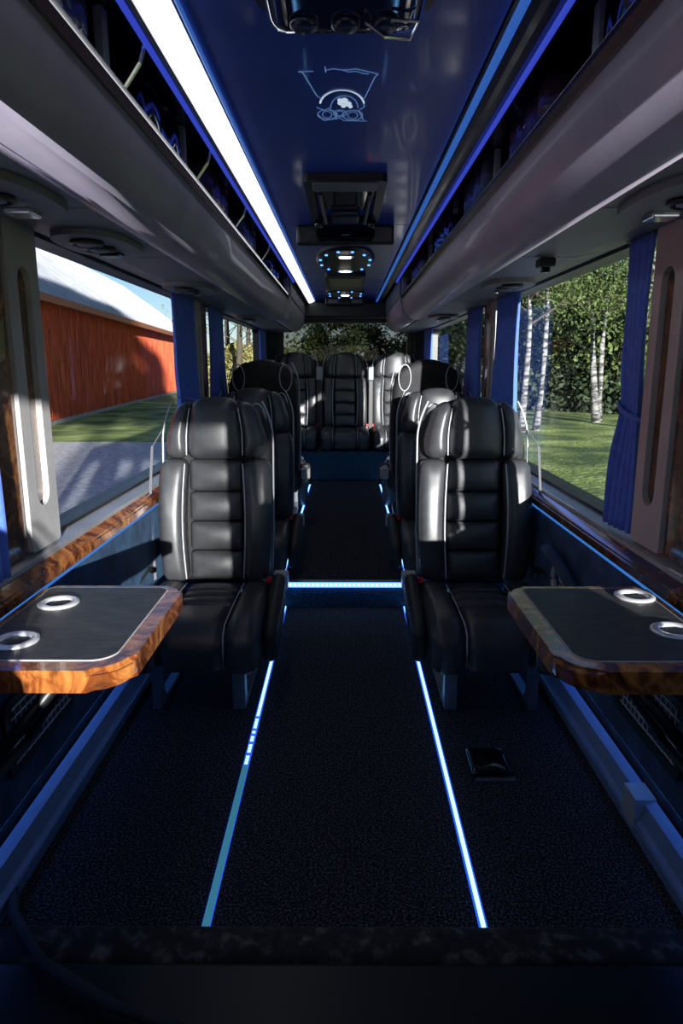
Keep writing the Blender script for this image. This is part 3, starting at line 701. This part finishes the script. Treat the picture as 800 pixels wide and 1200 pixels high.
# ------------------------------------------------------------------ tables
def table(s, cups):
    sd = 'left' if s < 0 else 'right'
    t = thing('side_table', 'fold-down table with burl wood rim and charcoal top on the %s' % sd, 'table')
    X0, X1, Y0, Y1 = .405, .758, 1.165, 1.66
    rs = [.02, .045, .075, .02]
    def mir(ol): return [(s * x, y) for x, y in ol]
    cutters = []
    for (x, y) in cups:
        b = B(); lathe(b, [(.037, -.1), (.037, .1)], (s * x, y, .69), 28); c = link('cutter', b, 'black'); cutters.append(c)
    b = B(); plate(b, mir(rrect(X0, X1, Y0, Y1, rs, 8)), .655, .70)
    bmesh.ops.bevel(b, geom=[e for e in b.edges if abs(e.verts[0].co.z - e.verts[1].co.z) < 1e-5], offset=.011, segments=3, affect='EDGES')
    bmesh.ops.recalc_face_normals(b, faces=b.faces[:]); top = link('table_rim', b, 'burl', t); cut(top, cutters)
    b = B(); plate(b, mir(rrect(X0 + .04, X1 - .02, Y0 + .045, Y1 - .022, [.012, .02, .045, .012], 8)), .6985, .7022)
    bmesh.ops.recalc_face_normals(b, faces=b.faces[:]); inl = link('table_inlay', b, 'inlay', t); cut(inl, cutters)
    for c in cutters: bpy.data.objects.remove(c)
    b = B(); ol = mir(rrect(X0 + .038, X1 - .018, Y0 + .043, Y1 - .020, [.012, .02, .045, .012], 8))
    tube(b, [(x, y, .7005) for x, y in ol], .0018, 6, closed=True); link('inlay_edging', b, 'pale', t)
    for (x, y) in cups:
        b = B(); lathe(b, [(.029, .7035), (.030, .7075), (.040, .7095), (.047, .7060), (.047, .7025), (.036, .7022), (.036, .66), (.0345, .66), (.0345, .703)], (s * x, y, 0), 36)
        # open ring: remove the end caps
        for f in [f for f in b.faces if len(f.verts) > 10]: b.faces.remove(f)
        h = link('cup_holder', b, 'satin', t, smooth=True)
        b = B(); lathe(b, [(.034, .662), (.034, .658), (.030, .657)], (s * x, y, 0), 28); link('cup_base', b, 'black', h)
        b = B(); tube(b, [(s * x - .03, y, .672), (s * x + .03, y, .672)], .004, 8); link('cup_clip', b, 'chrome', h)
    # hinge and struts under the table
    b = B(); box(b, *sorted((s * .72, s * .80)), 1.2, 1.62, .62, .654, .004); link('hinge_rail', b, 'black', t)
    for y in (1.28, 1.56):
        b = B(); tube(b, [(s * .56, y, .648), (s * .70, y, .48), (s * .80, y, .33)], .014, 10); link('strut', b, 'black', t, smooth=True)
    b = B(); tube(b, [(s * .795, 1.24, .33), (s * .795, 1.6, .33)], .012, 10); tube(b, [(s * .74, 1.30, .64), (s * .785, 1.34, .33)], .012, 8); link('strut_brace', b, 'black', t)
    return t
table(-1, [(.672, 1.52), (.668, 1.295)])
table(1, [(.70, 1.575), (.692, 1.355)])
# perforated vents on the side walls near the tables
for s in (-1, 1):
    sd = 'left' if s < 0 else 'right'
    t = thing('wall_vent', 'perforated metal vent on the %s wall below the table' % sd, 'vent', (s * .80, 1.66, .37))
    b = B(); loft_frame(b, rrect(-.20, .20, -.10, .10, .03), rrect(-.175, .175, -.075, .075, .02), lambda a, c, x: (x, a, c), -.006, .003); link('vent_frame', b, 'black', t)
    b = B()
    for i in range(14): tube(b, [(0, -.175 + i * .027, -.078), (0, -.175 + i * .027, .078)], .0028, 6)
    for i in range(7): tube(b, [(0, -.177, -.07 + i * .0233), (0, .177, -.07 + i * .0233)], .0028, 6)
    g = link('vent_mesh', b, 'alu', t)
    b = B(); box(b, .0015 if s < 0 else -.0035, .0035 if s < 0 else -.0015, -.175, .175, -.07, .07)
    bmesh.ops.translate(b, vec=(s * .004, 0, 0), verts=b.verts); link('vent_backing', b, 'black', t)
# round white speaker-like ring by the right seat, and lower left hook
t = thing('cup_ring', 'pale grey ring fitting beside the front right seat near the window', 'fitting', (.79, 2.42, .47))
b = B(); tube(b, [(0, .055 * math.cos(a), .055 * math.sin(a)) for a in [2 * PI * k / 24 for k in range(24)]], .014, 10, closed=True); link('ring', b, 'pale', t, smooth=True)
b = B(); tube(b, [(0, .030 * math.cos(a), .030 * math.sin(a)) for a in [2 * PI * k / 24 for k in range(24)]], .009, 10, closed=True); link('inner_ring', b, 'leg', t, smooth=True)
t = thing('window_armrest_rail', 'dark blue padded armrest bar beside the front right seat', 'armrest', (.775, 2.3, .44))
b = B(); tube(b, [(0, .30, .10), (-.01, .2, .13), (-.01, .05, .115), (0, -.1, .06), (.005, -.2, .02)], [.012, .022, .022, .018, .012], 12); link('pad', b, 'panel_blue', t, smooth=True)

# ------------------------------------------------------------------ curtains
def curtain(s, y0, y1, label, z0=.765, z1=1.602, x=.838, anchor=0, flare=0., pinch=.0, tie=None, amp=.011, pl=None):
    t = thing('curtain', label, 'curtain', (s * x, 0, 0))
    wd = y1 - y0; npl = pl or max(4, int(wd / .034)); nu, nv = npl * 8, 26
    g = []; b = B()
    for j in range(nv + 1):
        v = j / nv; z = z1 + (z0 - z1) * v; row = []
        k = 1 + flare * max(0, v - .6) / .4
        if tie is not None: k *= 1 - pinch * math.exp(-((z - tie) / .10) ** 2)
        for i in range(nu + 1):
            u = i / nu
            yy = (y0 + u * wd * k) if anchor == 0 else (y1 - (1 - u) * wd * k)
            a = amp * (.7 + .5 * v) * math.sin(u * npl * 2 * PI + .8 * math.sin(v * 3 + u * 9))
            row.append(b.verts.new((-s * a - s * .006 * math.sin(v * 5 + u * 4), yy, z)))
        g.append(row)
    for j in range(nv):
        for i in range(nu): b.faces.new((g[j][i], g[j][i + 1], g[j + 1][i + 1], g[j + 1][i]))
    o = link('cloth', b, 'curtain', t, smooth=True); md = o.modifiers.new('s', 'SOLIDIFY'); md.thickness = .003
    if tie is not None:
        k = 1 - pinch; a0, a1 = (y0 - .004, y0 + wd * k + .004) if anchor == 0 else (y1 - wd * k - .004, y1 + .004)
        cx = (a0 + a1) / 2; rx = (a1 - a0) / 2
        b = B(); tube(b, [(.026 * math.sin(q), cx + rx * math.cos(q), tie + .022 * math.cos(q) * (-1 if anchor else 1)) for q in [2 * PI * i / 24 for i in range(24)]], .004, 8, flat=.008, closed=True); link('tie_band', b, 'curtain', t, smooth=True)
    b = B(); tube(b, [(0, y0 - .01, z1 + .004), (0, y1 + .01, z1 + .004)], .005, 8); link('curtain_rail', b, 'black', t)
    return t
curtain(1, 1.955, 2.14, 'blue tied curtain at the near edge of the first right window', tie=1.12, pinch=.25, anchor=0)
curtain(1, 3.40, 3.93, 'wide sunlit blue curtain at the far edge of the first right window', tie=None, anchor=1)
curtain(1, 4.33, 4.85, 'blue curtain at the near edge of the second right window', anchor=0)
curtain(1, 6.75, 7.45, 'farthest blue curtain on the right by the rear window', anchor=1)
curtain(1, 1.50, 1.58, 'blue curtain at the right picture edge, beside the burl pillar', flare=.5, anchor=1, tie=1.2, pinch=.6, z0=.75, x=.825)
curtain(-1, 3.42, 3.93, 'blue tied curtain at the far edge of the first left window', tie=1.07, pinch=.12, anchor=1)
curtain(-1, 4.33, 4.85, 'blue curtain at the near edge of the second left window', anchor=0)
curtain(-1, 6.85, 7.45, 'farthest blue curtain on the left by the rear window', anchor=1)
curtain(-1, 1.30, 1.60, 'light blue curtain at the left picture edge, beside the dark pillar', flare=.12, anchor=1, tie=1.2, pinch=.5, z0=.75, x=.825)

# ------------------------------------------------------------------ outdoors
GZ = -.70
def grid_plane(x0, x1, y0, y1, z, nx=2, ny=2):
    b = B(); V = [[b.verts.new((x0 + (x1 - x0) * i / nx, y0 + (y1 - y0) * j / ny, z)) for i in range(nx + 1)] for j in range(ny + 1)]
    for j in range(ny):
        for i in range(nx): b.faces.new((V[j][i], V[j][i + 1], V[j + 1][i + 1], V[j + 1][i]))
    return b
tag(link('ground', grid_plane(-200, 200, -150, 250, GZ), 'grass'), 'mown grass field around the parked minibus', None, None, 'structure')
b = B(); box(b, -60, 2.9, -40, 17.6, GZ - .02, GZ + .012, 0); tag(link('road', b, 'asphalt'), 'grey asphalt yard seen through the left window', None, None, 'structure')

# barn
def barn():
    t = thing('barn', 'long red wooden barn with a pale metal roof outside the left window', 'barn', (-9.35, 18.0, GZ), math.atan2(2.52, 27))
    # local +y runs along the wall
    Lb0, Lb1, H, D, RH = -14, 46, 4.35, 12, 4.3
    b = B()
    prism(b, [(0, .13), (0, H), (-D / 2, H + RH), (-D, H), (-D, .13)], Lb0, Lb1); link('barn_wall', b, 'barn', t)
    b = B(); box(b, -D, .04, Lb0, Lb1, -.0, .13); link('foundation', b, 'stone', t)
    b = B(); prism(b, [(.45, H - .32), (.45, H - .22), (-D / 2, H + RH + .12), (-D / 2, H + RH + .02)], Lb0 - .4, Lb1 + .4)
    prism(b, [(-D - .45, H - .32), (-D - .45, H - .22), (-D / 2, H + RH + .12), (-D / 2, H + RH + .02)], Lb0 - .4, Lb1 + .4); rf = link('roof', b, 'barn_roof', t)
    b = B()
    for k in range(80):
        y = Lb0 + .75 * k
        tube(b, [(.45, y, H - .2), (-D / 2, y, H + RH + .14)], .02, 4)
    link('roof_seams', b, 'barn_roof', rf)['kind'] = 'stuff'
    b = B(); box(b, .42, .48, Lb0 - .4, Lb1 + .4, H - .46, H - .22); link('fascia', b, 'fascia', t)
    b = B()
    for k in range(300):
        y = Lb0 + .2 * k; box(b, .0, .03, y, y + .05, .16, H - .4)
    link('wall_battens', b, 'barn', t)['kind'] = 'stuff'
barn()

def leaves(name, blobs, n, size, m, parent, flat=.6):
    """joined leaf quads scattered in ellipsoid blobs"""
    vs = []; per = n // len(blobs)
    for (cx, cy, cz, rx, ry, rz) in blobs:
        d = rng.normal(size=(per, 3)); d /= np.linalg.norm(d, axis=1)[:, None]
        d *= (rng.random(per) ** .45)[:, None]
        c = d * np.array([rx, ry, rz]) + np.array([cx, cy, cz])
        a = rng.normal(size=(per, 3)); a /= np.linalg.norm(a, axis=1)[:, None]
        e = np.cross(a, rng.normal(size=(per, 3))); e /= np.linalg.norm(e, axis=1)[:, None]
        s_ = size * (.6 + .8 * rng.random(per))[:, None]
        vs.append(np.stack([c - a * s_, c + e * s_ * flat, c + a * s_, c - e * s_ * flat], axis=1).reshape(-1, 3))
    v = np.concatenate(vs); k = len(v) // 4
    me = bpy.data.meshes.new(name); me.vertices.add(len(v)); me.vertices.foreach_set('co', v.ravel())
    me.loops.add(len(v)); me.loops.foreach_set('vertex_index', np.arange(len(v), dtype=np.int32))
    me.polygons.add(k); me.polygons.foreach_set('loop_start', np.arange(0, len(v), 4, dtype=np.int32)); me.polygons.foreach_set('loop_total', np.full(k, 4, dtype=np.int32))
    me.update(); me.materials.append(M[m]); o = bpy.data.objects.new(name, me); COL.objects.link(o); o.parent = parent; o['kind'] = 'stuff'; return o
def tree(name, x, y, h, label, bark='birch', leaf='leaf', r=.13, lean=(0, 0), crown=2.2, low=.35, n=5000, size=.10, bare=False, group='birches on the lawn'):
    t = thing(name, label, 'tree', (x, y, GZ), 0, group)
    tp = []
    for k in range(9):
        u = k / 8; tp.append((lean[0] * u * h + .10 * math.sin(u * 7 + x), lean[1] * u * h, u * h * .95))
    b = B(); tube(b, tp, [r * (1 - .85 * k / 8) * (1.25 if k == 0 else 1) for k in range(9)], 10); link('trunk', b, bark, t, smooth=True)
    b = B(); blobs = []
    nb = 26 if bare else 16
    for k in range(nb):
        u = low + (1 - low) * (k + .5) / nb; a = k * 2.4 + random.random(); ln = crown * (1.15 - .8 * u) * (.7 + .5 * random.random())
        i = min(7, int(u * 8)); f = u * 8 - i; p = Vector(tp[i]).lerp(Vector(tp[i + 1]), f)
        q = p + Vector((math.cos(a) * ln, math.sin(a) * ln, ln * .35)); e = q + Vector((math.cos(a) * .2, math.sin(a) * .2, -ln * .3 if not bare else ln * .3))
        tube(b, [p, p.lerp(q, .5) + Vector((0, 0, ln * .12)), q, e], [.04, .03, .018, .006], 6)
        if bare:
            for w_ in range(3):
                aa = a + (w_ - 1) * .8; m0 = p.lerp(q, .4 + .2 * w_); tube(b, [m0, m0 + Vector((math.cos(aa) * .5, math.sin(aa) * .5, .5)), m0 + Vector((math.cos(aa) * .7, math.sin(aa) * .7, 1.0))], [.014, .010, .004], 5)
        blobs.append((q.x, q.y, q.z - .1, ln * .45 + .3, ln * .45 + .3, ln * .35 + .35)); blobs.append((p.x * .5 + q.x * .5, p.y * .5 + q.y * .5, q.z, ln * .4 + .25, ln * .4 + .25, .5))
    link('branches', b, bark if bark != 'birch' else 'bark', t)
    if n: leaves('foliage', blobs, n, size, leaf, t)
    return t
def Wd(px, d): return ((px - 404) / 800 * d, d / .978)
# birches seen through the first right window
for px, d, h, lab, r_, ln in ((617, 20.0, 9, 'white-barked birch nearest the blue curtain in the right window', .13, (-.03, 0)),
                      (633, 20.5, 10, 'second birch with bright white trunk in the right window', .12, (.0, 0)),
                      (700, 23.5, 10, 'leaning birch, left of a close pair on the lawn', .16, (-.06, 0)),
                      (705, 24.5, 11, 'upright grey birch, right of a close pair on the lawn', .14, (.01, 0)),
                      (752, 21, 9, 'birch hidden behind the tied right curtain', .14, (0, 0))):
    x, y = Wd(px, d); tree('birch', x, y, h, lab, r=r_ * .8, lean=ln, n=11000, low=.34, crown=2.4, size=.045)
names = ['first', 'second', 'third', 'fourth', 'fifth', 'sixth', 'seventh', 'eighth', 'ninth', 'tenth', 'eleventh', 'twelfth']
k = 0
for px, d in ((528, 60), (548, 46), (580, 40), (602, 33), (630, 34), (655, 32), (683, 35), (708, 31), (738, 34), (775, 30), (500, 80), (820, 27)):
    x, y = Wd(px, d); k += 1
    t = tree('spruce', x, y, (8 if px < 640 else 4.6) + (2.4 if px < 640 else 1.2) * ((k * 37) % 5) / 5, 'dark evergreen at the wood edge, %s of the row' % names[k - 1], 'bark', 'leaf_dark' if k % 3 else 'leaf', r=.2, crown=3.6, low=.08, n=20000, size=.10, group='dark trees at the wood edge')
# undergrowth
for i, (px, d, nm) in enumerate(((560, 44, 'far'), (620, 31, 'left'), (665, 30.5, 'middle'), (712, 29.5, 'right'), (770, 28, 'near'))):
    x, y = Wd(px, d); t = thing('bush', 'low dark undergrowth clump at the wood edge, %s part' % nm, 'bush', (x, y, GZ), 0, 'undergrowth')
    leaves('foliage', [(0, 0, .8, 3.4, 1.6, 1.3), (1.5, .5, 1.4, 2.2, 1.4, 1.4)], 7000, .14, 'leaf_dark', t)
    b = B(); tube(b, [(0, 0, 0), (.2, 0, .8), (.5, .1, 1.5)], .05, 6); link('stem', b, 'bark', t)
# left rear window: bare trees and bushes beyond the barn
for px, d, h, nm in ((268, 60, 16, 'left'), (281, 52, 15, 'middle'), (292, 64, 15, 'right')):
    x, y = Wd(px, d); tree('bare_tree', x, y, h, 'bare dark tree against the sky in the rear left window, %s one' % nm, 'bark', r=.28, crown=4.5, low=.2, n=500, size=.12, bare=True, group='bare trees beyond the barn')
for px, d, nm in ((262, 58, 'left'), (285, 56, 'middle'), (305, 60, 'right')):
    x, y = Wd(px, d); t = thing('bush', 'yellow-green bush below the bare trees, %s one' % nm, 'bush', (x, y, GZ), 0, 'yellow bushes')
    leaves('foliage', [(0, 0, 1.5, 2.6, 2, 1.8), (1.2, 0, 2.6, 1.4, 1.4, 1.2)], 7000, .16, 'leaf_yellow', t)
    b = B(); tube(b, [(0, 0, 0), (.1, 0, 1.5)], .06, 6); link('stem', b, 'bark', t)
# behind the bus
for x, y, nm in ((-1.2, 44, 'left'), (1.6, 50, 'middle'), (5.2, 46, 'right')):
    tree('leafy_tree', x, y, 7, 'leafy tree behind the minibus seen in the rear window, %s one' % nm, 'bark', 'leaf', r=.2, crown=2.4, low=.1, n=9000, size=.10, group='trees behind the bus')
# shade trees out of view, on the sun's side
for x, y, h, c_ in ((7.0, -36, 15, 1.0), (8.5, -36.4, 15.5, 1.1), (10.3, -36, 15, .6)):
    tree('shade_tree', x, y, h, '%s of three tall trees behind the camera across the yard' % {7.0: 'left', 8.5: 'middle'}.get(x, 'right'), 'bark', 'leaf_dark', r=.3, crown=c_ * 1.7, low=.62, n=16000, size=.26, group='shade trees')
